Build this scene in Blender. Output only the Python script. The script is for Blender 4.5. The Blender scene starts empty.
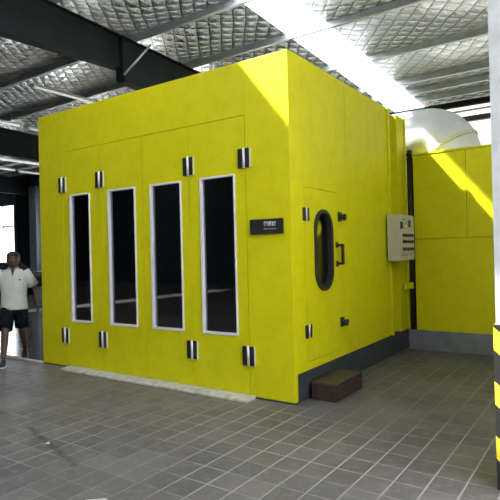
import bpy, bmesh, math, random
from mathutils import Vector, Matrix
random.seed(7)
S = bpy.context.scene
COL = S.collection
PI = math.pi

# ------------------------------------------------------------------ helpers
def tag(o, label=None, cat=None, group=None, kind=None):
    if label: o['label'] = label
    if cat: o['category'] = cat
    if group: o['group'] = group
    if kind: o['kind'] = kind
    return o

def empty(name, loc=(0, 0, 0), rz=0.0, label=None, cat=None, group=None):
    o = bpy.data.objects.new(name, None)
    o.empty_display_size = .1
    COL.objects.link(o)
    o.location = loc
    o.rotation_euler = (0, 0, rz)
    return tag(o, label, cat, group)

def build(name, bm, mat, parent=None, smooth=False, bevel=0.0, kind=None):
    if len(bm.faces) > 1: bmesh.ops.recalc_face_normals(bm, faces=bm.faces[:])
    me = bpy.data.meshes.new(name)
    bm.to_mesh(me); bm.free()
    if smooth:
        for p in me.polygons: p.use_smooth = True
    mats = mat if isinstance(mat, (list, tuple)) else [mat]
    for m in mats: me.materials.append(m)
    o = bpy.data.objects.new(name, me)
    COL.objects.link(o)
    if parent: o.parent = parent
    if bevel:
        b = o.modifiers.new('bevel', 'BEVEL'); b.width = bevel; b.segments = 2; b.limit_method = 'ANGLE'
    if kind: o['kind'] = kind
    return o

def box(bm, x0, x1, y0, y1, z0, z1, mi=0):
    v = [bm.verts.new(p) for p in ((x0,y0,z0),(x1,y0,z0),(x1,y1,z0),(x0,y1,z0),(x0,y0,z1),(x1,y0,z1),(x1,y1,z1),(x0,y1,z1))]
    fs = []
    for f in ((0,3,2,1),(4,5,6,7),(0,1,5,4),(1,2,6,5),(2,3,7,6),(3,0,4,7)):
        fc = bm.faces.new([v[i] for i in f]); fc.material_index = mi; fs.append(fc)
    return fs

def sheet(x0, x1, y, z0, z1):
    bm = bmesh.new(); bm.faces.new([bm.verts.new(p) for p in ((x0,y,z0),(x1,y,z0),(x1,y,z1),(x0,y,z1))]); return bm

def bx(*boxes):
    bm = bmesh.new()
    for b in boxes: box(bm, *b)
    return bm

def cyl(bm, a, b, r0, r1=None, n=16, mi=0):
    if r1 is None: r1 = r0
    a = Vector(a); b = Vector(b); d = (b-a).normalized()
    t = Vector((0,0,1)) if abs(d.z) < .9 else Vector((1,0,0))
    u = d.cross(t).normalized(); w = d.cross(u)
    A = []; B = []
    for i in range(n):
        c = 2*PI*i/n; e = u*math.cos(c)+w*math.sin(c)
        A.append(bm.verts.new(a+e*r0)); B.append(bm.verts.new(b+e*r1))
    for i in range(n):
        f = bm.faces.new((A[i], A[(i+1)%n], B[(i+1)%n], B[i])); f.smooth = True; f.material_index = mi
    f = bm.faces.new(A[::-1]); f.material_index = mi
    f = bm.faces.new(B); f.material_index = mi

def rings(bm, rs, cap=True, close=False):
    """loft between lists of points"""
    vr = [[bm.verts.new(p) for p in r] for r in rs]
    n = len(vr[0])
    k = len(vr)
    for j in range(k if close else k-1):
        a = vr[j]; b = vr[(j+1) % k]
        for i in range(n):
            f = bm.faces.new((a[i], a[(i+1)%n], b[(i+1)%n], b[i])); f.smooth = True
    if cap and not close:
        bm.faces.new(vr[0][::-1]); bm.faces.new(vr[-1])
    return vr

def ell(cx, cy, cz, rx, ry, n=20):
    return [(cx+rx*math.cos(2*PI*i/n), cy+ry*math.sin(2*PI*i/n), cz) for i in range(n)]

def prism(bm, pts, axis, a, b, mi=0):
    """polygon pts (2D) extruded along axis between a and b"""
    def P(p, t):
        if axis == 'x': return (t, p[0], p[1])
        if axis == 'y': return (p[0], t, p[1])
        return (p[0], p[1], t)
    A = [bm.verts.new(P(p, a)) for p in pts]; B = [bm.verts.new(P(p, b)) for p in pts]
    n = len(pts)
    for i in range(n):
        f = bm.faces.new((A[i], A[(i+1)%n], B[(i+1)%n], B[i])); f.material_index = mi
    f = bm.faces.new(A[::-1]); f.material_index = mi
    f = bm.faces.new(B); f.material_index = mi

# ------------------------------------------------------------------ materials
def srgb(r, g, b):
    f = lambda c: (c/255/12.92) if c/255 <= .04045 else ((c/255+.055)/1.055)**2.4
    return (f(r), f(g), f(b), 1)

class NT:
    def __init__(self, name):
        self.m = bpy.data.materials.new(name); self.m.use_nodes = True
        self.t = self.m.node_tree; self.n = self.t.nodes; self.l = self.t.links
        self.b = self.n['Principled BSDF']; self.out = self.n['Material Output']
        self.pos = None
    def add(self, typ, **kw):
        o = self.n.new(typ)
        for k, v in kw.items(): setattr(o, k, v)
        return o
    def val(self, sock, v):
        if isinstance(v, bpy.types.NodeSocket): self.l.new(v, sock)
        elif v is not None: sock.default_value = v
    def math(self, op, a, b=None, c=None, clamp=False):
        o = self.add('ShaderNodeMath', operation=op, use_clamp=clamp)
        self.val(o.inputs[0], a); self.val(o.inputs[1], b)
        if c is not None: self.val(o.inputs[2], c)
        return o.outputs[0]
    def xyz(self, world=True):
        g = self.add('ShaderNodeNewGeometry') if world else self.add('ShaderNodeTexCoord')
        s = self.add('ShaderNodeSeparateXYZ')
        src = g.outputs['Position'] if world else g.outputs['Object']
        self.l.new(src, s.inputs[0]); self.pos = src
        return s.outputs[0], s.outputs[1], s.outputs[2]
    def noise(self, scale, detail=3, rough=.5, vec=None):
        o = self.add('ShaderNodeTexNoise'); o.inputs['Scale'].default_value = scale
        o.inputs['Detail'].default_value = detail; o.inputs['Roughness'].default_value = rough
        if vec is None:
            if self.pos is None: self.xyz()
            vec = self.pos
        self.l.new(vec, o.inputs['Vector'])
        return o.outputs['Fac']
    def mix(self, fac, a, b, blend='MIX'):
        o = self.add('ShaderNodeMix', data_type='RGBA', blend_type=blend)
        self.val(o.inputs[0], fac); self.val(o.inputs[6], a); self.val(o.inputs[7], b)
        return o.outputs[2]
    def mapr(self, v, a, b, c, d):
        o = self.add('ShaderNodeMapRange'); self.val(o.inputs[0], v)
        for i, q in enumerate((a, b, c, d)): o.inputs[i+1].default_value = q
        return o.outputs[0]
    def bump(self, h, strength, dist=.01):
        o = self.add('ShaderNodeBump'); o.inputs['Strength'].default_value = strength
        o.inputs['Distance'].default_value = dist; self.l.new(h, o.inputs['Height'])
        self.l.new(o.outputs[0], self.b.inputs['Normal'])
    def base(self, c): self.val(self.b.inputs['Base Color'], c)
    def set(self, rough=None, metal=None, spec=None):
        if rough is not None: self.val(self.b.inputs['Roughness'], rough)
        if metal is not None: self.val(self.b.inputs['Metallic'], metal)
        if spec is not None: self.val(self.b.inputs['Specular IOR Level'], spec)

def plain(name, col, rough=.5, metal=0., var=.12, scale=9., bump=0., bscale=60.):
    t = NT(name)
    n = t.noise(scale, 4)
    dark = tuple(c*(1-var) for c in col[:3])+(1,); lite = tuple(min(1, c*(1+var)) for c in col[:3])+(1,)
    t.base(t.mix(t.mapr(n, .3, .7, 0, 1), dark, lite)); t.set(rough, metal)
    if bump: t.bump(t.noise(bscale, 3), bump)
    return t.m

# yellow powder-coated sheet
def make_yellow():
    t = NT('yellow_paint')
    n = t.noise(1.6, 3); n2 = t.noise(24, 3)
    c = t.mix(t.mapr(n, .3, .7, 0, 1), (.60, .575, .003, 1), (.65, .62, .005, 1))
    c = t.mix(t.mapr(n2, .35, .75, 0, .10), c, (.42, .38, .004, 1))
    n3 = t.noise(5.5, 4, .6); c = t.mix(t.mapr(n3, .45, .8, 0, .35), c, (.44, .38, .006, 1))
    t.base(c); t.set(.5)
    t.b.inputs['Specular IOR Level'].default_value = .22
    t.bump(t.noise(3.5, 2), .15, .01)
    return t.m
YELLOW = make_yellow()
SEAM = plain('seam_shadow_gap', (.05, .05, .005, 1), .8)
ALU = plain('brushed_aluminium', (.80, .80, .86, 1), .4, .2, .05)
CHROME = plain('bright_steel', (.8, .8, .82, 1), .3, .5, .05)
BLACK = plain('black_plastic', (.012, .012, .014, 1), .4)
RUBBER = plain('black_rubber', (.015, .015, .014, 1), .6)
WHITE = plain('white_enamel', (.78, .79, .80, 1), .45, 0, .04)
CREAM = plain('cream_enamel', (.50, .48, .38, 1), .45, 0, .05)
DARKSTEEL = plain('dark_painted_steel', (.010, .012, .014, 1), .75, 0, .2, 3)
DARKSTEEL.node_tree.nodes['Principled BSDF'].inputs['Specular IOR Level'].default_value = .2
GALV = plain('galvanised_steel', (.42, .45, .47, 1), .42, .5, .12, 5)
WALLDARK = None
CONC = plain('grey_concrete', (.18, .19, .20, 1), .75, 0, .18, 6, .3, 40)
BASESTEEL = plain('blue_grey_base_steel', (.038, .044, .052, 1), .55, 0, .2, 5)
BROWN = plain('dark_brown_paint', (.040, .022, .018, 1), .5, 0, .25, 7)
BROWNTOP = plain('worn_brown_paint', (.050, .040, .028, 1), .6, 0, .3, 9)
RAMP = plain('worn_ramp_steel', (.50, .49, .46, 1), .55, .1, .25, 14)
SKIN = plain('skin', (.085, .042, .028, 1), .5, 0, .1, 20)
HAIR = plain('black_hair', (.010, .009, .009, 1), .6, 0, .2, 60, .6, 120)
SHIRT = plain('white_cotton', (.50, .53, .50, 1), .85, 0, .06, 10, .4, 30)
SHORTS = plain('black_cotton', (.008, .009, .012, 1), .95, 0, .1, 10)
SHORTS.node_tree.nodes['Principled BSDF'].inputs['Specular IOR Level'].default_value = .1
SHOE = plain('dark_shoe', (.02, .022, .03, 1), .5)
SOLE = plain('pale_sole', (.55, .55, .55, 1), .6)
EYE = plain('eye_white', (.25, .23, .21, 1), .3)
LIP = plain('lip', (.11, .04, .03, 1), .5)
CARPAINT = plain('dark_blue_car_paint', (.010, .014, .022, 1), .2, .2, .1)
BLUEGREY = plain('pale_blue_reflection', (.30, .40, .50, 1), .5)
PAPER = plain('white_paper', (.8, .8, .8, 1), .7, 0, .03)

def make_glass(name, tint, ior=1.5, rough=.0):
    t = NT(name); t.n.remove(t.b)
    tr = t.add('ShaderNodeBsdfTransparent'); tr.inputs[0].default_value = tint
    gl = t.add('ShaderNodeBsdfGlossy'); gl.inputs['Roughness'].default_value = rough
    fr = t.add('ShaderNodeFresnel'); fr.inputs[0].default_value = ior
    mx = t.add('ShaderNodeMixShader')
    t.l.new(fr.outputs[0], mx.inputs[0]); t.l.new(tr.outputs[0], mx.inputs[1]); t.l.new(gl.outputs[0], mx.inputs[2])
    t.l.new(mx.outputs[0], t.out.inputs[0])
    return t.m
GLASS = make_glass('tinted_window_glass', (.42, .47, .52, 1), 2.1)
CARGLASS = make_glass('car_glass', (.25, .28, .3, 1))
CLEAR = make_glass('clear_window_glass', (.9, .92, .95, 1))

def make_roofpane(k=1.):
    t = NT('translucent_roof_sheet'); t.n.remove(t.b)
    x, y, z = t.xyz()
    # shallow corrugation tints the sheet a little
    w = t.math('SINE', t.math('MULTIPLY', x, 62.))
    c = t.mix(t.mapr(w, -1, 1, 0, 1), (.86*k, .88*k, .90*k, 1), (.95*k, .96*k, .97*k, 1))
    tr = t.add('ShaderNodeBsdfTransparent'); t.l.new(c, tr.inputs[0])
    tl = t.add('ShaderNodeBsdfTranslucent'); tl.inputs[0].default_value = (.9*k, .92*k, .94*k, 1)
    mx = t.add('ShaderNodeMixShader'); mx.inputs[0].default_value = .5
    t.l.new(tr.outputs[0], mx.inputs[1]); t.l.new(tl.outputs[0], mx.inputs[2]); t.l.new(mx.outputs[0], t.out.inputs[0])
    return t.m
ROOFPANE_DIM = make_roofpane(.6)  # sheet dimmed to let less light onto the booth's left side
ROOFPANE = make_roofpane()

def make_wallpane(k=1.):
    t = NT('translucent_wall_sheet'); t.n.remove(t.b)
    x, y, z = t.xyz()
    u = t.math('FRACT', t.math('DIVIDE', x, .30))
    line = t.math('LESS_THAN', u, .08)
    c = t.mix(line, (.34*k, .335*k, .30*k, 1), (.21*k, .207*k, .18*k, 1))
    tl = t.add('ShaderNodeBsdfTranslucent'); t.l.new(c, tl.inputs[0])
    df = t.add('ShaderNodeBsdfDiffuse'); t.l.new(c, df.inputs[0])
    mx = t.add('ShaderNodeMixShader'); mx.inputs[0].default_value = .25
    t.l.new(tl.outputs[0], mx.inputs[1]); t.l.new(df.outputs[0], mx.inputs[2]); t.l.new(mx.outputs[0], t.out.inputs[0])
    return t.m
WALLPANE = make_wallpane()
WALLPANE_SIDE = make_wallpane(.85)

def make_cladding():
    t = NT('dark_ribbed_cladding')
    x, y, z = t.xyz()
    s = t.math('ADD', x, y)
    w = t.math('SINE', t.math('MULTIPLY', s, 31.4))
    n = t.noise(2.0, 3)
    t.base(t.mix(n, (.05, .06, .08, 1), (.10, .115, .14, 1))); t.set(.5)
    t.bump(w, .8, .02)
    return t.m
WALLDARK = make_cladding()

def make_foil():
    t = NT('foil_insulation_on_wire_net')
    x, y, z = t.xyz()
    n0 = t.noise(3.2, 2)
    n0 = t.math('MULTIPLY', t.math('SUBTRACT', n0, .5), .10)
    u = t.math('ADD', t.math('DIVIDE', t.math('ADD', x, t.math('MULTIPLY', y, .75)), .29), t.math('MULTIPLY', n0, 3.))
    v = t.math('ADD', t.math('DIVIDE', t.math('SUBTRACT', t.math('MULTIPLY', x, .75), y), .29), t.math('MULTIPLY', n0, 3.))
    fu = t.math('PINGPONG', u, .5); fv = t.math('PINGPONG', v, .5)     # 0 at the wires, .5 mid cell
    m = t.math('MINIMUM', fu, fv)
    pillow = t.math('MULTIPLY', t.math('POWER', t.math('MULTIPLY', m, 2.), .6), 1.6)
    wr = t.noise(13, 5, .65)
    wr2 = t.noise(34, 3, .6)
    h = t.math('ADD', pillow, t.math('ADD', t.math('MULTIPLY', wr, 1.5), t.math('MULTIPLY', wr2, .35)))
    wire = t.math('LESS_THAN', m, .035)
    patch = t.noise(.9, 2)
    c = t.mix(t.mapr(patch, .35, .65, 0, 1), (.78, .81, .82, 1), (.92, .94, .94, 1))
    c = t.mix(wire, c, (.16, .17, .17, 1))
    t.base(c); t.set(.13, 1.)
    t.bump(h, 1.0, .095)
    return t.m
FOIL = make_foil()

def make_tiles():
    t = NT('grey_quarry_tiles')
    x, y, z = t.xyz()
    u = t.math('DIVIDE', t.math('SUBTRACT', x, .143), .208)
    v = t.math('DIVIDE', t.math('SUBTRACT', y, -1.396), .2275)
    du = t.math('MULTIPLY', t.math('PINGPONG', u, .5), .208)
    dv = t.math('MULTIPLY', t.math('PINGPONG', v, .5), .2275)
    iu = t.math('ROUND', t.math('SUBTRACT', u, .5)); iv = t.math('ROUND', t.math('SUBTRACT', v, .5))
    cb = t.add('ShaderNodeCombineXYZ'); t.l.new(iu, cb.inputs[0]); t.l.new(iv, cb.inputs[1])
    wn = t.add('ShaderNodeTexWhiteNoise', noise_dimensions='3D'); t.l.new(cb.outputs[0], wn.inputs['Vector'])
    c = t.mix(wn.outputs['Value'], (.096, .092, .100, 1), (.140, .134, .138, 1))
    # dirt clouds and scuffs
    n = t.noise(1.1, 5, .6); c = t.mix(t.mapr(n, .42, .70, 0, .6), c, (.066, .064, .062, 1))
    n2 = t.noise(9, 5, .7); c = t.mix(t.mapr(n2, .48, .75, 0, .5), c, (.23, .22, .21, 1))
    gu = t.math('SUBTRACT', 1., t.mapr(du, .003, .0085, 0, 1))
    gv = t.math('SUBTRACT', 1., t.mapr(dv, .002, .0065, 0, 1))
    gn = t.noise(2.3, 3)
    gvv = t.math('MULTIPLY', gv, t.mapr(gn, .35, .6, .45, 1))
    g = t.math('MAXIMUM', gu, gvv)
    wear = t.noise(.55, 2)
    fac = t.math('MULTIPLY', g, t.mapr(wear, .4, .6, .25, .95))
    c = t.mix(fac, c, (.34, .325, .31, 1))
    # dark dirty streak across the near tiles
    ax, ay, bx_, by_ = -1.763, -1.797, -.696, -2.116
    L2 = (bx_-ax)**2+(by_-ay)**2
    px = t.math('SUBTRACT', x, ax); py = t.math('SUBTRACT', y, ay)
    k = t.math('DIVIDE', t.math('ADD', t.math('MULTIPLY', px, bx_-ax), t.math('MULTIPLY', py, by_-ay)), L2, clamp=True)
    ex = t.math('SUBTRACT', px, t.math('MULTIPLY', k, bx_-ax)); ey = t.math('SUBTRACT', py, t.math('MULTIPLY', k, by_-ay))
    d = t.math('SQRT', t.math('ADD', t.math('MULTIPLY', ex, ex), t.math('MULTIPLY', ey, ey)))
    sn = t.noise(14, 4, .7)
    d = t.math('ADD', d, t.math('MULTIPLY', t.math('SUBTRACT', sn, .5), .16))
    st = t.math('SUBTRACT', 1., t.mapr(d, .0, .045, 0, 1))
    c = t.mix(t.math('MULTIPLY', st, .75), c, (.035, .034, .032, 1))
    t.base(c)
    t.set(t.mapr(n, .3, .7, .34, .5)); t.b.inputs['Specular IOR Level'].default_value = .35
    t.bump(t.math('SUBTRACT', t.math('MULTIPLY', n2, .5), g), .35, .004)
    return t.m
TILES = make_tiles()

def make_epoxy():
    t = NT('dark_polished_floor')
    n = t.noise(.8, 4); n2 = t.noise(6, 4)
    c = t.mix(t.mapr(n, .3, .7, 0, 1), (.040, .046, .052, 1), (.075, .060, .058, 1))
    c = t.mix(t.mapr(n2, .5, .8, 0, .4), c, (.12, .12, .12, 1))
    t.base(c); t.set(t.mapr(n2, .3, .7, .10, .22)); t.b.inputs['Specular IOR Level'].default_value = .6
    t.bump(n2, .06, .01)
    return t.m
EPOXY = make_epoxy()

def make_hazard():
    t = NT('black_and_yellow_hazard_stripes')
    x, y, z = t.xyz()
    s = t.math('FRACT', t.math('DIVIDE', t.math('ADD', t.math('SUBTRACT', z, .56), t.math('MULTIPLY', t.math('SUBTRACT', t.math('SUBTRACT', x, 1.97), t.math('ADD', y, .95)), .9)), .345))
    m = t.math('LESS_THAN', s, .42)
    n = t.noise(30, 3)
    c = t.mix(m, (.012, .012, .012, 1), t.mix(n, (.75, .42, .02, 1), (.85, .62, .03, 1)))
    t.base(c); t.set(.45)
    return t.m
HAZARD = make_hazard()

def make_duct():
    t = NT('silver_duct_wrap')
    n = t.noise(4, 3); n2 = t.noise(20, 4)
    t.base(t.mix(t.mapr(n, .3, .7, 0, 1), (.56, .60, .62, 1), (.68, .71, .72, 1)))
    t.set(.42, .25); t.bump(n2, .25, .02)
    return t.m
DUCT = make_duct()

def emis(name, col, s):
    t = NT(name); t.base(col)
    t.b.inputs['Emission Color'].default_value = col; t.b.inputs['Emission Strength'].default_value = s
    return t.m

# ------------------------------------------------------------------ world + sun + camera
W = bpy.data.worlds.new('sky'); S.world = W; W.use_nodes = True
bg = W.node_tree.nodes['Background']
bg.inputs[0].default_value = (.93, .97, 1.0, 1); bg.inputs[1].default_value = 6.3

sun = bpy.data.lights.new('sun', 'SUN'); sun.energy = 48; sun.angle = math.radians(1.2); sun.color = (1, .97, .90)
so = bpy.data.objects.new('sun', sun); COL.objects.link(so)
so.rotation_euler = Vector((1, .65, -1.29)).to_track_quat('-Z', 'Y').to_euler()
so.location = (-10, -5, 15)

f_, yaw, pit, rol = 524.608, .6032137, .0032872, -.0244398
cp, sp, cy_, sy_ = math.cos(pit), math.sin(pit), math.cos(yaw), math.sin(yaw)
F = Vector((-sy_*cp, cy_*cp, sp)); R = Vector((cy_, sy_, 0)); U = R.cross(F)
r2 = math.cos(rol)*R+math.sin(rol)*U; u2 = -math.sin(rol)*R+math.cos(rol)*U
M = Matrix(((r2.x, u2.x, -F.x, 2.6158), (r2.y, u2.y, -F.y, -4.56652), (r2.z, u2.z, -F.z, 1.55), (0, 0, 0, 1)))
cam = bpy.data.cameras.new('camera'); cam.sensor_width = 36; cam.lens = f_*36/500; cam.clip_start = .05; cam.clip_end = 200
co = bpy.data.objects.new('camera', cam); COL.objects.link(co); co.matrix_world = M; S.camera = co
S.view_settings.view_transform = 'Standard'; S.view_settings.look = 'None'; S.view_settings.gamma = 1
S.view_settings.exposure = 0.0
try: S.view_settings.use_curve_mapping = False
except Exception: pass

def portal(x, y, z, sx, sy, rot):
    l = bpy.data.lights.new('daylight_opening', 'AREA'); l.shape = 'RECTANGLE'; l.size = sx; l.size_y = sy
    l.cycles.is_portal = True
    o = bpy.data.objects.new('daylight_opening', l); COL.objects.link(o); o.location = (x, y, z); o.rotation_euler = rot

# ------------------------------------------------------------------ room shell
XL, XR, YF, YB = -27.0, 2.95, -16.0, 11.0
zr = lambda y: 6.04-.04*y
def quadgrid(x0, x1, y0, y1, z=0):
    bm = bmesh.new(); v = [bm.verts.new(p) for p in ((x0,y0,z),(x1,y0,z),(x1,y1,z),(x0,y1,z))]; bm.faces.new(v); return bm
build('floor', bx((XL, XR, YF, -.002, -.1, 0), (-4.3, XR, -.002, YB, -.1, 0)), TILES, kind='structure')
build('floor', bx((XL, -4.3, -.002, YB, -.1, 0)), EPOXY, kind='structure')
build('ground', bx((-60, 60, -60, 60, -.3, -.102)), plain('outdoor_concrete', (.45, .44, .42, 1), .8), kind='structure')
build('trim_1', bx((-12, -4.24, -.05, .03, 0, .025)), plain('pale_threshold_strip', (.40, .36, .33, 1), .5), kind='structure')

# ceiling: foil blanket sagging between the purlins, open where the roof lights are
PURL = [-15.2, -13.4, -11.6, -9.8, -8.0, -6.2, -4.4, -2.65, -.85, .95, 2.78, 4.45, 6.40, 8.22, 9.06, 9.85, 10.9]
STRIPS = [(-16.35, -15.45), (-2.62, -1.74)]
def foil():
    bm = bmesh.new()
    ys = [YF]
    P = [YF]+PURL+[YB]
    yy = []
    for a, b in zip(P[:-1], P[1:]):
        n = max(2, int((b-a)/.15))
        for i in range(n):
            s = i/n; yy.append((a+(b-a)*s, math.sin(PI*s)*min(.13, .075*(b-a))))
    yy.append((YB, 0))
    spans = []; x = XL
    for a, b in STRIPS: spans.append((x, a)); x = b
    spans.append((x, XR))
    for a, b in spans:
        n = max(2, int((b-a)/.5)); prev = None
        for i in range(n+1):
            X = a+(b-a)*i/n
            k = min([1.]+[max(0., min(abs(X-e_) for e_ in st_)/1.5) for st_ in STRIPS])
            col = [bm.verts.new((X, y, zr(y)-k*s*(.75+.35*math.sin(X*1.7+y)))) for y, s in yy]
            if prev:
                for j in range(len(yy)-1):
                    f = bm.faces.new((prev[j], col[j], col[j+1], prev[j+1])); f.smooth = True
            prev = col
    return bm
ce = build('ceiling', foil(), FOIL, kind='structure')
# outer roof sheet above the blanket (opaque, with the same openings, on low upstands)
UP = .04
TOPS = [(a, b) for a, b in STRIPS]
bm = bmesh.new(); x = XL-.3
for a, b in TOPS+[(XR+.3, XR+.3)]:
    prism(bm, [(YF-.3, zr(YF-.3)+UP), (YB+.3, zr(YB+.3)+UP), (YB+.3, zr(YB+.3)+UP+.03), (YF-.3, zr(YF-.3)+UP+.03)], 'x', x, a); x = b
for (a, b), (c, d) in zip(STRIPS, TOPS):
    for p, q in ((a, c), (b, d)):
        bm.faces.new([bm.verts.new(v) for v in ((p, YF, zr(YF)), (p, YB, zr(YB)), (q, YB, zr(YB)+UP), (q, YF, zr(YF)+UP))])
build('roof', bm, GALV, kind='structure')
for i, (a, b) in enumerate(TOPS):
    bm = bmesh.new()
    v = [bm.verts.new(p) for p in ((a-.02, YF-.2, zr(YF)+UP+.035), (b+.02, YF-.2, zr(YF)+UP+.035), (b+.02, YB+.2, zr(YB)+UP+.035), (a-.02, YB+.2, zr(YB)+UP+.035))]
    bm.faces.new(v)
    build('window_%d' % (i+1), bm, ROOFPANE if i else ROOFPANE_DIM, kind='structure')
    portal((a+b)/2, (YF+YB)/2, zr((YF+YB)/2)+UP+.01, b-a, YB-YF, (math.atan(-.04), 0, 0))

# walls
H = 5.9
build('wall_front', bx((XL-.1, XR+.1, YF-.1, YF, 0, 6.7)), plain('dark_blue_grey_wall', (.05, .06, .075, 1), .7, 0, .3, 1.5), kind='structure')
WX = [(-25.1, -22.95), (-19.9, -17.5), (-16.9, -14.5), (-12.0, -9.6), (-8.9, -6.5)]; WZ = (1.25, 4.33)  # leftmost window is seen; the rest are hidden, added to light the foil
b_ = [(-3.4, XR, YB, YB+.1, 0, 1.0)]
_e = [XL-.1]+[q for w_ in WX for q in w_]+[-3.4]
for i in range(0, len(_e), 2): b_.append((_e[i], _e[i+1], YB, YB+.1, 0, H))
for a, b in WX: b_ += [(a, b, YB, YB+.1, 0, WZ[0]), (a, b, YB, YB+.1, WZ[1], H)]
build('wall_back', bx(*b_), WALLDARK, kind='structure')
bm = bmesh.new()
v = [bm.verts.new(p) for p in ((-3.4, YB+.05, 1.0), (XR, YB+.05, 1.0), (XR, YB+.05, 5.72), (-3.4, YB+.05, 5.72))]; bm.faces.new(v)
build('wall_back_translucent', bm, WALLPANE, kind='structure')
for i, (a, b) in enumerate(WX):
    bars = [(a, a+.06, YB-.02, YB+.06, WZ[0], WZ[1]), (b-.06, b, YB-.02, YB+.06, WZ[0], WZ[1]), (a, b, YB-.02, YB+.06, WZ[0], WZ[0]+.06), (a, b, YB-.02, YB+.06, WZ[1]-.06, WZ[1]),
            (a, b, YB-.02, YB+.06, 3.15, 3.23), ((a+b)/2-.03, (a+b)/2+.03, YB-.02, YB+.06, WZ[0], WZ[1])]
    w = build('window_%d' % (i+3), bx(*bars), WHITE, kind='structure')
    build('window_pane', sheet(a+.02, b-.02, YB+.03, WZ[0]+.02, WZ[1]-.02), CLEAR, w)
    portal((a+b)/2, YB+.06, (WZ[0]+WZ[1])/2, b-a, WZ[1]-WZ[0], (-PI/2, 0, 0))
build('wall_left', bx((XL-.1, XL, YF, YB, 0, 6.7)), WALLDARK, kind='structure')
# unseen right wall; opening added and sized to light the booth front
OP = (-3.3, -.5, 5.4)
build('wall_right', bx((XR, XR+.1, YF, OP[0], 0, 6.7), (XR, XR+.1, OP[1], YB, 0, 2.4), (XR, XR+.1, OP[0], OP[1], OP[2], 5.75)), WALLDARK, kind='structure')
bm = bmesh.new()
bm.faces.new([bm.verts.new(p) for p in ((XR+.05, OP[1], 2.4), (XR+.05, YB, 2.4), (XR+.05, YB, 5.6), (XR+.05, OP[1], 5.9))])
build('wall_right_fill_pane', bm, WALLPANE_SIDE, kind='structure')  # unseen translucent band added to brighten the foil and booth side
portal(XR+.02, (OP[0]+OP[1])/2, OP[2]/2, OP[2], OP[1]-OP[0], (0, PI/2, 0))

# purlins
names = {2.78: 'third visible in front of the booth roof line'}
ords = ['first', 'second', 'third', 'fourth', 'fifth', 'sixth', 'seventh', 'eighth', 'ninth', 'tenth']
vis = [y for y in PURL[:-1] if y > .0]
for y in PURL[:-1]:
    if y < 0: continue
    z1 = zr(y)-.005; z0 = z1-.16
    bm = bmesh.new()
    prism(bm, [(y, z0), (y-.07, z0), (y-.07, z0+.02), (y-.062, z0+.008), (y-.008, z0+.008), (y-.008, z1-.0), (y+.062, z1), (y+.062, z1-.02), (y+.07, z1-.02), (y+.07, z1+.0), (y+.07, z1+.004), (y, z1+.004)], 'x', XL+.02, XR-.02)
    o = build('roof_purlin', bm, GALV)
    k = len(vis)-vis.index(y)
    tag(o, 'galvanised roof purlin under the foil, %s in order from the back wall' % ords[k-1], 'purlin', 'roof purlins')

# rafters
RX = [-5.1, -13.2, -21.3]
rl = ['big dark steel rafter crossing the top left above the booth', 'dark steel rafter behind the big one, at the booth corner', 'dark steel rafter farthest left near the windowed wall']
for i, x in enumerate(RX):
    t = empty('portal_frame', (x, -2, 0), 0, rl[i], 'beam', 'portal frames')
    def bot(y): return (5.02+.04*y*1.0) if y < 2.38 else 4.88-.03*(y-2.4)
    ys = [-3, 0, 2.37, 2.40, 5, 10.7]
    if i == 0: ys = [-9]+ys
    bm = bmesh.new()
    top = [(y+2, zr(y)-.2) for y in ys]; low = [(y+2, bot(max(y, -9) if y != -9 else -9)) for y in ys]
    prism(bm, [(a, b) for a, b in low]+[(a, b) for a, b in top[::-1]], 'x', -.006, .006)
    build('web', bm, DARKSTEEL, t)
    for nm, ln, s in (('top_flange', top, -1), ('bottom_flange', low, 1)):
        bm = bmesh.new()
        pts = [(a, b) for a, b in ln]; pts2 = [(a, b+.014*s) for a, b in ln[::-1]]
        prism(bm, pts+pts2, 'x', -.11, .11)
        build(nm, bm, DARKSTEEL, t)
    bm = bmesh.new(); box(bm, -.10, .10, 2.37+2-.01, 2.37+2+.01, 4.9, 5.74)
    build('stiffener', bm, DARKSTEEL, t)
    # column that carries the rafter at the back wall
    build('column', bx((-.11, .11, 12.45, 12.462, 0, 4.64), (-.11, .11, 12.73, 12.742, 0, 4.64), (-.006, .006, 12.462, 12.73, 0, 4.64)), DARKSTEEL, t)
    if i == 0:
        bm = bmesh.new(); cyl(bm, (.1, 4.38, 5.0), (.48, 4.74, 5.60), .022, n=8)
        tag(build('fly_brace', bm, GALV, t), 'thin pale diagonal brace')

# back wall pieces seen at the left
tag(build('wall_post', bx((-22.35, -21.45, 10.72, 10.98, 0, 5.4)), DARKSTEEL), 'broad black post beside the bright window', 'post')
tag(build('wall_post', bx((-21.02, -20.45, 10.6, 10.9, 0, 5.0)), plain('pale_blue_grey_steel', (.22, .25, .30, 1), .5)), 'pale grey post just left of the booth corner', 'post')
# eave beam and girts
tag(build('eave_beam', bx((XL+.05, XR-.05, 10.76, 10.9, 5.44, 5.59)), DARKSTEEL), 'long dark eave beam along the top of the back wall', 'beam')
tag(build('wall_girt', bx((-1.05, XR-.05, 10.86, 11.0, 5.02, 5.16)), plain('brown_grey_steel', (.05, .045, .045, 1), .5)), 'thick dark wall rail across the white translucent wall', 'rail')
tag(build('wall_girt', bx((-3.3, XR-.05, 10.93, 11.0, 5.32, 5.36)), GALV), 'thin pale wall rail just under the dark eave beam', 'rail')

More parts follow.
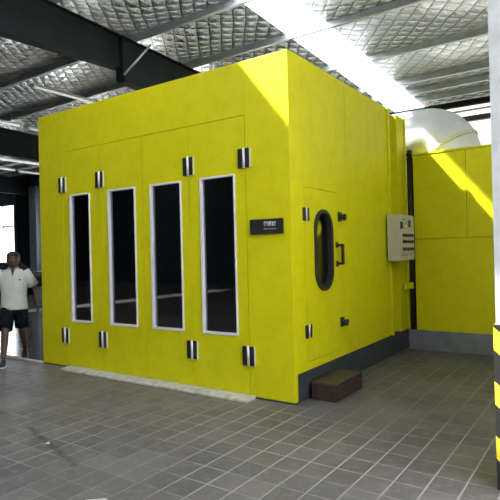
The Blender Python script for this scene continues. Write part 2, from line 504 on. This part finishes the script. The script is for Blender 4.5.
# ceiling battens at the left
TUBE = emis('lit_tube', (.95, .97, .9, 1), .45)
BAT = [(-8.15, 2.50, 5.1, 'pale light batten reaching behind the booth below the big rafter'),
       (-11.70, 3.30, 4.42, 'pale light batten at the left edge, upper row, nearer piece'),
       (-11.81, 4.74, 5.9, 'pale light batten left of the booth, upper row, farther piece'),
       (-13.62, 4.3, 7.2, 'long pale light batten just above the bright roof strip on the left'),
       (-17.15, 6.3, 9.4, 'long pale light batten just below the bright roof strip on the left'),
       (-19.2, 7.4, 8.8, 'pale light batten, lower row at left, nearer piece'),
       (-19.4, 9.07, 10.6, 'pale light batten, lower row at left, farther piece')]
for x, a, b, lab in BAT:
    t = empty('light_batten', (x, a, 5.45), 0, lab, 'light', 'light battens')
    build('batten_body', bx((-.05, .05, 0, b-a, 0, .05)), WHITE, t)
    bm = bmesh.new(); cyl(bm, (0, .04, -.022), (0, b-a-.04, -.022), .022, n=10)
    build('tube', bm, TUBE, t)
    for yy in (.0, b-a-.03): build('end_cap', bx((-.03, .03, yy, yy+.03, -.05, 0)), WHITE, t)
    for yy in (.3, b-a-.3): build('hanger', bx((-.008, .008, yy-.008, yy+.008, .05, zr(a+yy)-5.45-.1)), GALV, t)

# ------------------------------------------------------------------ paint booth
XB, WB, HB, LB, KB = -.02, 4.225, 3.577, 3.55, .296
booth = empty('spray_booth', (-2.1, 0, 0), 0, 'large yellow spray booth with four glazed folding doors and a side door', 'booth')
def bp(name, bm, mat, parent=None, **k):
    """part built in world coordinates, parented to a thing whose origin is known"""
    par = parent or booth
    o = build(name, bm, mat, par, **k)
    off = Vector((0, 0, 0)); q = par
    while q: off += Vector(q.location); q = q.parent
    o.data.transform(Matrix.Translation(-off))
    return o
T = .06
DZ = 3.0
LX = [-3.68, -2.893, -2.105, -1.353, -.57]
g = .005
# front fascia: left jamb, right jamb, header, edge return
bp('front_fascia', bx((-WB, LX[0]-g, 0, T, .02, HB), (LX[4]+g, XB, 0, T, .02, HB), (LX[0]-g, LX[4]+g, 0, T, DZ+g, HB)), YELLOW, bevel=.004)
bp('door_reveal', bx((LX[0]-g, LX[4]+g, T, T+.004, .0, .08), (LX[0]-.02, LX[0]+.03, T, T+.01, .02, DZ+.02), (LX[4]-.03, LX[4]+.02, T, T+.01, .02, DZ+.02), (LX[0], LX[4], T, T+.01, DZ-.03, DZ+.02),
   (LX[1]-.03, LX[1]+.03, T, T+.01, .02, DZ), (LX[2]-.03, LX[2]+.03, T, T+.01, .02, DZ), (LX[3]-.03, LX[3]+.03, T, T+.01, .02, DZ)), SEAM)
bp('front_skirt', bx((-WB+.01, XB-.012, .004, .05, 0, .02)), BASESTEEL)
# side wall: panels around the door
DY0, DY1, SZ0, SZ1 = .275, 1.075, .385, 2.212
SY = 1.355
bp('side_wall', bx((XB-T, XB, T, DY0-g, KB, HB), (XB-T, XB, DY0-g, DY1+g, SZ1+g, HB), (XB-T, XB, DY0-g, DY1+g, KB, SZ0-g), (XB-T, XB, DY1+g, SY-.003, KB, HB),
   (XB-T, XB, SY+.003, 2.86, KB, HB)), YELLOW, bevel=.002)
bp('seam_backing', bx((XB-T-.01, XB-T+.04, SY-.02, SY+.02, KB, HB-.01)), SEAM)
bp('corner_post', bx((XB-.02, XB+.028, 2.80, 2.86, KB, HB-.005)), YELLOW, bevel=.004)
bp('recessed_panel', bx((XB-.16, XB-.11, 2.86, 3.25, KB, HB-.03)), YELLOW)
bp('end_panel', bx((XB-.11, XB+.01, 3.2, 3.55, KB, HB-.02)), YELLOW, bevel=.004)
bp('end_panel_flange', bx((XB-.01, XB+.035, 3.515, 3.55, KB, HB-.015)), YELLOW, bevel=.004)
bp('back_wall', bx((-WB, XB-.2, 3.5, 3.55, 0, HB-.02)), YELLOW)
bp('left_wall', bx((-WB, -WB+T, T, 3.5, .02, HB)), YELLOW)
bp('booth_roof', bx((-WB+T, XB-T, T, 3.5, HB-.06, HB-.005)), GALV)
bp('booth_floor', bx((-WB+T, XB-.06, T+.01, 3.5, KB-.05, KB)), BASESTEEL)
bp('base_skirt', bx((XB-.06, XB-.012, .05, 3.55, 0, KB), (XB-.012, XB+.035, 3.44, 3.55, 0, KB)), BASESTEEL)
LINING = plain('pale_grey_lining', (.30, .32, .34, 1), .6)
bp('interior_lining', bx((-WB+T+.002, XB-.24, 3.47, 3.495, KB, HB-.07), (-WB+T+.002, -WB+T+.012, T+.02, 3.46, KB, HB-.07)), LINING)
# folding door leaves
WIN = [(-3.530, -3.115), (-2.745, -2.247), (-1.981, -1.485), (-1.192, -.712)]
WZ0, WZ1 = .652, 2.385
leaf_lab = ['leftmost door leaf with the narrowest window', 'second door leaf from the left', 'third door leaf from the left', 'rightmost door leaf beside the black sign']
for i in range(4):
    a, b = LX[i]+(.0 if i == 0 else g/2), LX[i+1]-(.0 if i == 3 else g/2)
    w0, w1 = WIN[i]; z0, z1 = WZ0, WZ1
    o = bp('door_leaf', bx((a, w0, 0, .05, .035, DZ), (w1, b, 0, .05, .035, DZ), (w0, w1, 0, .05, .035, z0), (w0, w1, 0, .05, z1, DZ)), YELLOW, bevel=0)
    def sub(name, bm, mat, o=o, **k):
        q = build(name, bm, mat, o, **k); q.data.transform(Matrix.Translation((2.1, 0, 0))); return q
    fw = .032
    sub('window_frame', bx((w0-.004, w0+fw*.8, -.014, .045, z0-.008, z1+.008), (w1-fw*.35, w1+.01, -.014, .045, z0, z1), (w0+fw*.8, w1-fw*.35, -.014, .045, z0-.008, z0+fw*.6), (w0+fw*.8, w1-fw*.35, -.014, .045, z1-fw*.4, z1+.008)), ALU, bevel=.003)
    sub('window_pane', sheet(w0+fw*.8-.005, w1-fw*.35+.005, .02, z0+fw*.6-.005, z1-fw*.4+.005), GLASS)
# big hinges
for k, x in enumerate((LX[0], LX[1], LX[3], LX[4])):
    for zc in (2.545, .446):
        xc = x+(-.0 if k else -.0)
        h = bp('hinge', bx((xc-.078, xc-.014, -.020, -.001, zc-.102, zc+.102), (xc+.014, xc+.070, -.020, -.001, zc-.102, zc+.102)), BLACK, bevel=.003)
        bm = bmesh.new(); cyl(bm, (xc+2.1, -.020, zc-.108), (xc+2.1, -.020, zc+.108), .015, n=14)
        build('hinge_pin', bm, CHROME, h)
        q = build('hinge_edge', bx((xc+2.1+.070, xc+2.1+.079, -.020, -.001, zc-.104, zc+.104)), CHROME, h)
# side door with oval window
def stadium(yc, zc, hw, hh, n=14):
    pts = []
    for i in range(n+1):
        a = -PI/2*0+PI*i/n; pts.append((yc+hw*math.cos(a), zc+hh-hw+hw*math.sin(a)))
    for i in range(n+1):
        a = PI+PI*i/n; pts.append((yc+hw*math.cos(a), zc-hh+hw+hw*math.sin(a)))
    return pts
OY, OZ = .703, 1.548
def ring_plate(bm, outer, inner, x0, x1):
    n = len(outer)
    v = [[bm.verts.new((x, p[0], p[1])) for p in L] for x in (x0, x1) for L in (outer, inner)]
    o0, i0, o1, i1 = v
    for k in range(n):
        j = (k+1) % n
        for q in ((o0[k], o0[j], i0[j], i0[k]), (o1[k], i1[k], i1[j], o1[j]), (o0[k], o1[k], o1[j], o0[j]), (i0[k], i0[j], i1[j], i1[k])):
            bm.faces.new(q)
def rectlike(pts, y0, y1, z0, z1, yc, zc):
    out = []
    for (y, z) in pts:
        dy, dz = y-yc, z-zc
        s = min((y1-yc if dy > 0 else yc-y0)/max(abs(dy), 1e-6), (z1-zc if dz > 0 else zc-z0)/max(abs(dz), 1e-6))
        out.append((yc+dy*s, zc+dz*s))
    return out
def stad_even(yc, zc, hw, hh):
    """stadium outline sampled so its points include the rays to a rectangle's corners"""
    p = stadium(yc, zc, hw, hh, 20); return p
inner = stad_even(OY, OZ, .185, .41)
outer = rectlike(inner, DY0, DY1, SZ0, SZ1, OY, OZ)
# snap the outer points nearest each corner onto it
for cy2, cz2 in ((DY0, SZ0), (DY0, SZ1), (DY1, SZ0), (DY1, SZ1)):
    j = min(range(len(outer)), key=lambda q: (outer[q][0]-cy2)**2+(outer[q][1]-cz2)**2); outer[j] = (cy2, cz2)
bm = bmesh.new(); ring_plate(bm, outer, inner, XB-.05, XB)
sd = bp('side_door', bm, YELLOW)
def sub2(name, bm, mat, par=sd, **k):
    q = build(name, bm, mat, par, **k); q.data.transform(Matrix.Translation((2.1, 0, 0))); return q
bm = bmesh.new(); ring_plate(bm, stadium(OY, OZ, .222, .452, 20), stadium(OY, OZ, .178, .408, 20), XB-.045, XB+.022)
sub2('window_gasket', bm, RUBBER, bevel=.006)
bm = bmesh.new(); bm.faces.new([bm.verts.new((XB-.045, p[0], p[1])) for p in stadium(OY, OZ, .19, .42, 20)])
sub2('oval_window_pane', bm, GLASS)
bp('door_frame', bx((XB-T-.004, XB-T+.012, DY0-.04, DY0+.02, SZ0-.03, SZ1+.04), (XB-T-.004, XB-T+.012, DY1-.02, DY1+.04, SZ0-.03, SZ1+.04), (XB-T-.004, XB-T+.012, DY0, DY1, SZ1-.03, SZ1+.04), (XB-T-.004, XB-T+.012, DY0, DY1, SZ0-.04, SZ0+.03)), SEAM)
for zc in (1.93, .70):
    yc = .302
    h = sub2('door_hinge', bx((XB+.0, XB+.012, yc-.066, yc-.012, zc-.068, zc+.068), (XB+.0, XB+.012, yc+.012, yc+.066, zc-.068, zc+.068)), BLACK)
    bm = bmesh.new(); cyl(bm, (XB+.014, yc, zc-.072), (XB+.014, yc, zc+.072), .010, n=12)
    sub2('door_hinge_pin', bm, CHROME)
for zc in (1.935, .70):
    yc = 1.13
    bm = bx((XB, XB+.02, yc-.04, yc+.04, zc-.055, zc+.055))
    cyl(bm, (XB+.01, yc, zc), (XB+.055, yc+.01, zc-.005), .036, .030, 12); cyl(bm, (XB+.05, yc+.01, zc-.005), (XB+.08, yc+.015, zc-.01), .042, .038, 14)
    bp('door_latch', bm, BLACK, bevel=.002)
bm = bmesh.new()
yc = 1.04
bm = bx((XB, XB+.09, yc-.016, yc+.016, 1.585, 1.615), (XB, XB+.09, yc-.016, yc+.016, 1.375, 1.405), (XB+.062, XB+.092, yc-.018, yc+.018, 1.375, 1.615), (XB, XB+.01, yc-.03, yc+.03, 1.57, 1.64), (XB, XB+.01, yc-.03, yc+.03, 1.35, 1.42))
sub2('door_handle', bm, BLACK, bevel=.005)

# name plate
sg = empty('name_sign', (-.305, 0, 1.806), 0, 'small black sign with white lettering beside the doors', 'sign')
build('sign_plate', bx((-.2, .198, -.030, -.001, -.078, .078)), plain('matt_black_sign_face', (.006, .006, .008, 1), .7), sg, bevel=.004)
def text(name, body, size, x, z, mat, parent, extr=.001, align='RIGHT', bold=0.0):
    c = bpy.data.curves.new(name, 'FONT'); c.body = body; c.size = size; c.align_x = align; c.extrude = extr; c.offset = bold
    o = bpy.data.objects.new(name, c); COL.objects.link(o); o.parent = parent; o.location = (x, -.0315, z)
    c.materials.append(mat)
    bpy.context.view_layer.update()
    me = bpy.data.meshes.new_from_object(o.evaluated_get(bpy.context.evaluated_depsgraph_get()))
    bpy.data.objects.remove(o)
    o = bpy.data.objects.new(name, me); COL.objects.link(o); o.parent = parent; o.location = (x, -.0315, z)
    o.rotation_euler = (PI/2, 0, 0); return o
text('sign_characters', '烤漆房', .050, .125, .008, WHITE, sg, bold=.0016)
text('sign_subtitle', 'SPRAY BOOTH', .023, .125, -.034, plain('grey_lettering', (.4, .4, .4, 1)), sg)

# ramp in front of the doors
bm = bmesh.new()
prism(bm, [(-.175, 0), (-.005, 0), (-.005, .035), (-.06, .035), (-.175, .020)], 'x', -3.60, -.50)
tag(build('threshold_ramp', bm, RAMP, bevel=.002), 'long low worn metal ramp lying along the foot of the booth doors', 'ramp')

# step
st = empty('door_step', (.16, .61, 0), 0, 'dark brown box step in front of the side door', 'step')
build('step_box', bx((-.145, .135, -.335, .335, .0, .165)), BROWN, st, bevel=.004)
build('step_tread', bx((-.15, .14, -.34, .34, .165, .185)), BROWNTOP, st, bevel=.004)
for x in (-.14, .10): build('step_batten', bx((x, x+.03, -.341, -.335, .01, .165)), BROWN, st)

# control box
cb = empty('control_box', (.0, 2.96, 1.7), 0, 'cream metal control box with switches on the booth side', 'control panel')
build('enclosure', bx((.012, .19, -.32, .32, -.325, .325)), CREAM, cb, bevel=.006)
build('panel_door', bx((.19, .198, -.305, .305, -.31, .31)), CREAM, cb, bevel=.004)
for z, nn in ((.03, 5), (-.06, 5), (-.165, 5)):
    for i in range(nn):
        bm = bmesh.new(); y = -.2+i*.1; cyl(bm, (.198, y, z), (.214, y, z), .024, n=12)
        build('push_button', bm, BLACK, cb)
for y, z, r in ((-.27, .17, .035), (.08, .2, .03)):
    bm = bx((.198, .212, y-r, y+r, z-.05, z+.05)); build('meter', bm, BLACK, cb)
bm = bmesh.new(); cyl(bm, (.198, -.12, .16), (.22, -.12, .16), .028, n=12); build('key_switch', bm, CHROME, cb)
bm = bx((.198, .203, -.2, -.1, .25, .262)); build('lettering_strip', bm, RUBBER, cb)
bm = bx((.198, .2, -.28, .2, -.26, -.245)); build('lettering_strip', bm, plain('grey_print', (.3, .3, .28, 1)), cb)

# pipe and bracket in the gap
pp = empty('riser_pipe', (.085, 3.50, 0), 0, 'black vertical pipe in the gap between booth and yellow cabinet', 'pipe')
bm = bmesh.new(); cyl(bm, (0, 0, KB+.002), (0, 0, 2.96), .032, n=14); build('pipe_tube', bm, RUBBER, pp)
bm = bmesh.new(); cyl(bm, (0, 0, 2.96), (0, 0, 3.0), .05, n=14); cyl(bm, (0, 0, 3.0), (0, 0, 3.05), .036, n=14); build('pipe_cap', bm, RUBBER, pp)
tag(build('pipe_bracket', bx((.016, .05, 3.30, 3.46, .93, 1.02), (.016, .12, 3.40, 3.44, .93, 1.02)), YELLOW), 'short yellow bracket low in the gap under the control box', 'bracket')
tag(build('gap_shade_sheet', bx((.016, .143, 3.57, 3.60, KB+.002, 2.95)), DARKSTEEL), 'dark sheet standing in for shade in the narrow gap beside the cabinet', 'panel')  # added dark sheet; the gap itself is only shaded

# air unit cabinet
AX0, AX1, AY, AZ = .145, 2.0, 3.462, 2.985
ac = empty('air_unit_cabinet', (1.0, 3.5, 0), 0, 'tall plain yellow air unit cabinet right of the booth', 'cabinet')
bp('cabinet_body', bx((AX0, AX1, AY+.03, 5.1, KB, AZ-.02)), YELLOW, ac)
zm, xm = 1.68, .907
bp('front_panel', bx((AX0+.0, AX1, AY, AY+.03, KB, zm-.004)), YELLOW, ac, bevel=.003)
bp('front_panel', bx((AX0+.0, xm-.003, AY, AY+.03, zm+.004, AZ-.035)), YELLOW, ac, bevel=.003)
bp('front_panel', bx((xm+.003, AX1, AY, AY+.03, zm+.004, AZ-.035)), YELLOW, ac, bevel=.003)
bp('top_rim', bx((AX0-.01, AX1+.01, AY-.012, AY+.05, AZ-.03, AZ)), YELLOW, ac, bevel=.003)
bp('cabinet_plinth', bx((XB+.037, AX1, AY-.0, 5.1, 0, KB)), CONC, ac)
# duct elbow
du = empty('air_duct', (.12, 4.3, 2.985), 0, 'fat silver round duct elbow curving down behind the yellow cabinet', 'duct')
Rm, rt, n, m = .44, .415, 28, 18
bm = bmesh.new(); rs = []
cz = 0.0
def circ(px, pz, dx, dz):
    return [(px+rt*math.cos(2*PI*k/n)*dx, rt*math.sin(2*PI*k/n), pz+rt*math.cos(2*PI*k/n)*dz) for k in range(n)]
rs.append(circ(-.66, cz+Rm, 0, 1))
for j in range(m+1):
    a = PI/2-PI/2*j/m
    rs.append(circ(Rm*math.cos(a), cz+Rm*math.sin(a), math.cos(a), math.sin(a)))
rings(bm, rs)
build('duct_elbow', bm, DUCT, du, smooth=True)
for (px, pz, dx, dz) in ((Rm*math.cos(.45), cz+Rm*math.sin(.45), math.cos(.45), math.sin(.45)),):
    bm = bmesh.new(); nx, nz = -dz, dx
    r0 = [(px+(rt+.022)*math.cos(2*PI*k/n)*dx-nx*.025, (rt+.022)*math.sin(2*PI*k/n), pz+(rt+.022)*math.cos(2*PI*k/n)*dz-nz*.025) for k in range(n)]
    r1 = [(p[0]+nx*.05, p[1], p[2]+nz*.05) for p in r0]
    rings(bm, [r0, r1]); build('duct_shade_ring', bm, plain('yellowish_duct_shade', (.55, .56, .38, 1), .5), du, smooth=False)  # added ring, stands in for a shade line across the duct
# rear body of the booth that the duct leaves
tag(build('rear_plenum', bx((-3.9, -.55, 3.56, 5.4, 0, 3.5)), YELLOW), 'low rear housing behind the booth, mostly hidden', 'housing')

# ------------------------------------------------------------------ column with hazard sleeve
tag(build('building_column', bx((2.000, 2.36, -.935, -.56, 0, 5.85)), plain('pale_column_paint', (.36, .375, .39, 1), .6)), 'white square building column at the right edge', 'column')
tag(build('hazard_guard', bx((1.986, 2.376, -.951, -.936, 0, 1.05), (1.986, 1.999, -.936, -.56, 0, 1.05), (2.361, 2.376, -.936, -.56, 0, 1.05), (1.986, 2.376, -.559, -.545, 0, 1.05)), HAZARD, bevel=.003),
    'black and yellow striped guard around the foot of the white column', 'guard')

# ------------------------------------------------------------------ litter
bm = bmesh.new()
v = [bm.verts.new(p) for p in ((-.17, -2.435, .001), (-.06, -2.345, .003), (-.03, -2.42, .001), (-.10, -2.50, .001))]
f = bm.faces.new(v); bmesh.ops.solidify(bm, geom=[f], thickness=.0015)
tag(build('paper_scrap', bm, PAPER), 'white scrap of paper on the tiles at the bottom edge', 'paper')
bm = bmesh.new()
v = [bm.verts.new(p) for p in ((-1.285, -1.965, .004), (-1.262, -1.94, .016), (-1.238, -1.955, .004), (-1.255, -1.985, .010))]
f = bm.faces.new(v); bmesh.ops.solidify(bm, geom=[f], thickness=.002)
tag(build('crumpled_litter', bm, PAPER), 'tiny pale crumpled bit of litter on the dark streak', 'litter')

# ------------------------------------------------------------------ man
man = empty('person', (-4.76, -.11, 0), math.radians(53.13), 'man in a white polo shirt and black shorts walking past the booth', 'person')
def skin_obj(name, pts, edges, mat, parent, root=0, sub=2):
    me = bpy.data.meshes.new(name); me.from_pydata([p[0] for p in pts], edges, []); me.update()
    o = bpy.data.objects.new(name, me); COL.objects.link(o); o.parent = parent; me.materials.append(mat)
    s = o.modifiers.new('skin', 'SKIN'); s.use_smooth_shade = True
    for i, p in enumerate(pts):
        r = p[1]; r = r if isinstance(r, tuple) else (r, r)
        me.skin_vertices[0].data[i].radius = r; me.skin_vertices[0].data[i].use_root = (i == root)
    b = o.modifiers.new('sub', 'SUBSURF'); b.levels = sub; b.render_levels = sub
    return o
# joints: local +x is his left, -y forward
J = []; E_ = []
def jt(p, r, parent=None):
    J.append((p, r)); k = len(J)-1
    if parent is not None: E_.append((parent, k))
    return k
pel = jt((0, 0, .86), (.135, .10))
wai = jt((0, 0, .98), (.13, .095), pel)
che = jt((0, -.02, 1.16), (.155, .105), wai)
upc = jt((0, -.01, 1.29), (.14, .085), che)
nek = jt((0, -.02, 1.385), .056, upc)
nk2 = jt((0, -.035, 1.44), .055, nek)
# left arm (towards the booth), held a little out
def arm(s, sh, el, wr, hd):
    a = jt(sh, .058, upc); b = jt(tuple((Vector(sh)+Vector(el))/2), .050, a); c = jt(el, .041, b)
    d = jt(tuple((Vector(el)*.6+Vector(wr)*.4)), .040, c); e = jt(wr, .027, d); h = jt(hd, (.040, .022), e)
    return h
hl = arm(1, (.185, -.01, 1.31), (.295, .02, 1.07), (.335, -.10, .86), (.34, -.13, .80))
hr = arm(-1, (-.185, -.01, 1.31), (-.27, .06, 1.07), (-.30, -.02, .85), (-.305, -.05, .79))
def leg(hip, kn, an):
    a = jt(hip, .092, pel); b = jt(tuple((Vector(hip)+Vector(kn))/2), .080, a); c = jt(kn, .056, b)
    d = jt(tuple(Vector(kn)*.68+Vector(an)*.32+Vector((0, .015, 0))), .056, c); e = jt(an, .036, d)
    return e
AR = (-.13, -.33, .09); AL = (.11, .30, .13)
leg((-.085, 0, .80), (-.11, -.23, .46), AR)
leg((.085, 0, .80), (.10, .02, .45), AL)
body = skin_obj('body', J, E_, SKIN, man)
# fingers, bent and unequal
def hand(hd, s, nm):
    P = []; E2 = []
    hd = Vector(hd)
    base = hd+Vector((0, .0, .0))
    P.append((tuple(base), .026)); 
    for i, (ln, off) in enumerate(((.075, .028), (.083, .010), (.077, -.009), (.060, -.026))):
        k = len(P)
        a = base+Vector((0, -off, -.03)); b = a+Vector((-s*.010, 0, -ln*.5)); c = b+Vector((-s*.022, 0, -ln*.42))
        P += [(tuple(a), .0105), (tuple(b), .0095), (tuple(c), .008)]; E2 += [(0, k), (k, k+1), (k+1, k+2)]
    k = len(P)
    a = base+Vector((0, -.030, .005)); b = a+Vector((-s*.012, -.022, -.028)); c = b+Vector((-s*.010, -.006, -.026))
    P += [(tuple(a), .012), (tuple(b), .011), (tuple(c), .009)]; E2 += [(0, k), (k, k+1), (k+1, k+2)]
    return skin_obj(nm, P, E2, SKIN, man, sub=1)
hand((.34, -.13, .79), 1, 'hand'); hand((-.305, -.05, .78), -1, 'hand')
# head
def head():
    bm = bmesh.new(); rs = []
    prof = [(1.405, .030, .035, -.055), (1.415, .045, .052, -.055), (1.435, .056, .070, -.052), (1.46, .063, .083, -.048), (1.49, .070, .092, -.040), (1.52, .074, .096, -.034), (1.555, .075, .097, -.030), (1.585, .070, .088, -.028), (1.607, .055, .068, -.028), (1.618, .030, .038, -.028)]
    for z, rx, ry, cy in prof: rs.append(ell(0, cy, z, rx, ry, 24))
    rings(bm, rs)
    # brow and nose, ears
    for (p, r, sc) in (((0, -.136, 1.497), .012, (1, 1.3, 1.7)), ((0, -.143, 1.487), .013, (1.25, 1.1, .9)), ((.076, -.02, 1.50), .018, (.4, .8, 1.5)), ((-.076, -.02, 1.50), .018, (.4, .8, 1.5))):
        bmesh.ops.create_uvsphere(bm, u_segments=12, v_segments=8, radius=r, matrix=Matrix.Translation(p) @ Matrix.Diagonal((*sc, 1)))
    return bm
o = build('head', head(), SKIN, man, smooth=True)
for s in (-1, 1):
    bm = bmesh.new(); bmesh.ops.create_uvsphere(bm, u_segments=10, v_segments=8, radius=.011, matrix=Matrix.Translation((s*.029, -.119, 1.515)) @ Matrix.Diagonal((1.2, .7, .75, 1)))
    build('eye', bm, EYE, o, smooth=True)
    bm = bmesh.new(); bmesh.ops.create_uvsphere(bm, u_segments=8, v_segments=6, radius=.006, matrix=Matrix.Translation((s*.029, -.1255, 1.515)))
    build('pupil', bm, HAIR, o, smooth=True)
    bm = bmesh.new(); bmesh.ops.create_uvsphere(bm, u_segments=8, v_segments=6, radius=.014, matrix=Matrix.Translation((s*.030, -.118, 1.534)) @ Matrix.Diagonal((1.5, .5, .28, 1)))
    build('eyebrow', bm, HAIR, o, smooth=True)
bm = bmesh.new(); bmesh.ops.create_uvsphere(bm, u_segments=10, v_segments=8, radius=.02, matrix=Matrix.Translation((0, -.122, 1.457)) @ Matrix.Diagonal((1.15, .5, .35, 1)))
build('mouth', bm, LIP, o, smooth=True)
bm = bmesh.new(); rs = []
for z, rx, ry, cy in ((1.49, .074, .066, .006), (1.52, .080, .074, .006), (1.548, .082, .092, -.012), (1.57, .081, .101, -.024), (1.595, .074, .094, -.026), (1.615, .056, .072, -.026), (1.628, .028, .036, -.026)):
    rs.append(ell(0, cy, z, rx, ry, 24))
rings(bm, rs); build('hair', bm, HAIR, o, smooth=True)
o.scale = (1.16, 1.12, 1.10); o.location = (0, .0, -.15)
# polo shirt: torso + sleeves
bm = bmesh.new(); rs = []
for z, rx, ry, cy in ((.775, .188, .135, 0), (.80, .190, .137, 0), (.90, .180, .130, -.004), (1.00, .176, .130, -.01), (1.12, .190, .135, -.018), (1.22, .205, .132, -.018), (1.30, .205, .112, -.012), (1.345, .165, .088, -.012), (1.375, .105, .074, -.015), (1.39, .076, .068, -.02)):
    rs.append(ell(0, cy, z, rx, ry, 28))
rings(bm, rs)
for s, sh, el in ((1, (.165, -.01, 1.32), (.295, .02, 1.07)), (-1, (-.165, -.01, 1.32), (-.27, .06, 1.07))):
    a = Vector(sh); b = a+(Vector(el)-a)*.80
    cyl(bm, a-(b-a)*.15, b, .072, .083, 18)
sh = build('polo_shirt', bm, SHIRT, man, smooth=True)
bm = bmesh.new()
rs = [ell(0, -.024, 1.372, .080, .078, 20), ell(0, -.026, 1.40, .072, .072, 20), ell(0, -.022, 1.418, .070, .070, 20)]
rings(bm, rs, cap=False)
bmesh.ops.solidify(bm, geom=bm.faces[:], thickness=.006)
build('collar', bm, SHIRT, sh)
bm = bmesh.new(); v = [bm.verts.new(p) for p in ((-.03, -.108, 1.39), (.03, -.108, 1.39), (.0, -.150, 1.27))]; f = bm.faces.new(v); bmesh.ops.solidify(bm, geom=[f], thickness=.02)
build('open_neck', bm, SKIN, sh)
bm = bmesh.new(); bmesh.ops.create_uvsphere(bm, u_segments=10, v_segments=6, radius=.012, matrix=Matrix.Translation((.095, -.138, 1.22)) @ Matrix.Diagonal((1, .35, 1.1, 1)))
build('chest_emblem', bm, SHORTS, sh)
# shorts
bm = bmesh.new()
rings(bm, [ell(0, 0, z, rx, ry, 24) for z, rx, ry in ((.70, .168, .125), (.76, .176, .130), (.83, .172, .128), (.86, .160, .118))])
def leg_tube(bm, hip, kn, t, r0, r1):
    a = Vector(hip); b = a+(Vector(kn)-a)*t; cyl(bm, a, b, r0, r1, 20)
leg_tube(bm, (-.085, 0, .80), (-.11, -.23, .46), .86, .102, .098)
leg_tube(bm, (.085, 0, .80), (.10, .02, .45), .86, .102, .098)
build('shorts', bm, SHORTS, man, smooth=True)
# shoes
def shoe(an, tilt):
    bm = bmesh.new(); rs = []
    for y, w, h in ((.075, .020, .05), (.055, .036, .085), (.01, .040, .095), (-.04, .042, .070), (-.10, .048, .050), (-.15, .044, .040), (-.185, .020, .022)):
        rs.append([(w*math.cos(a), y, max(0.018, .018+(h-.018)*(math.sin(a)*.5+.5))) if math.sin(a) > -.3 else (w*math.cos(a), y, .018) for a in [2*PI*i/16 for i in range(16)]])
    rings(bm, rs)
    bm2 = bmesh.new(); prism(bm2, [(.035, .075), (-.035, .075), (-.045, 0), (-.052, -.11), (-.035, -.175), (0, -.19), (.035, -.175), (.052, -.11), (.045, 0)], 'z', 0, .02)
    Mx = Matrix.Translation((an[0], an[1], 0)) @ Matrix.Rotation(tilt, 4, 'X')
    if tilt: Mx = Matrix.Translation((an[0], an[1]-.13, 0)) @ Matrix.Rotation(-tilt, 4, 'X').inverted() @ Matrix.Translation((0, .13, 0))
    o = build('shoe', bm, SHOE, man, smooth=True); o.data.transform(Mx)
    q = build('sole', bm2, SOLE, o); q.data.transform(Mx)
shoe((AR[0], AR[1], 0), 0)
shoe((AL[0], AL[1], 0), .30)

# ------------------------------------------------------------------ dark car far left
car = empty('parked_car', (-18.7, 7.6, 0), 0, 'dark car far behind the walking man', 'car')
bm = bmesh.new(); Y = .82
prof = [(-2.05, .32), (-2.08, .60), (-1.95, .82), (-1.0, .92), (-.40, 1.28), (.75, 1.32), (1.45, 1.0), (1.95, .95), (2.05, .75), (2.05, .32)]
def body_rs(w, inset=0):
    return [(x, -w if z < 1.0 else -w*.82, z) for x, z in prof]
L_ = [bm.verts.new(p) for p in body_rs(Y)]; R_ = [bm.verts.new((p[0], -p[1], p[2])) for p in body_rs(Y)]
k = len(prof)
for i in range(k): bm.faces.new((L_[i], L_[(i+1) % k], R_[(i+1) % k], R_[i]))
bm.faces.new(L_[::-1]); bm.faces.new(R_)
build('car_body', bm, CARPAINT, car, bevel=.04)
bm = bmesh.new(); prism(bm, [(-.78, .95), (-.36, 1.23), (.70, 1.26), (1.22, 1.0)], 'y', -.80, -.70)
build('side_windows', bm, BLUEGREY, car)  # windows painted pale blue for the reflection in their glass
bm = bmesh.new()
for x in (-1.3, 1.3):
    bm = bmesh.new(); cyl(bm, (x, -.84, .31), (x, -.62, .31), .31, n=24); w = build('wheel', bm, RUBBER, car)
    bm = bmesh.new(); cyl(bm, (x, -.85, .31), (x, -.83, .31), .19, n=20); build('hubcap', bm, CHROME, w)
    bm = bmesh.new(); cyl(bm, (x, .62, .31), (x, .84, .31), .31, n=24); build('wheel', bm, RUBBER, car)
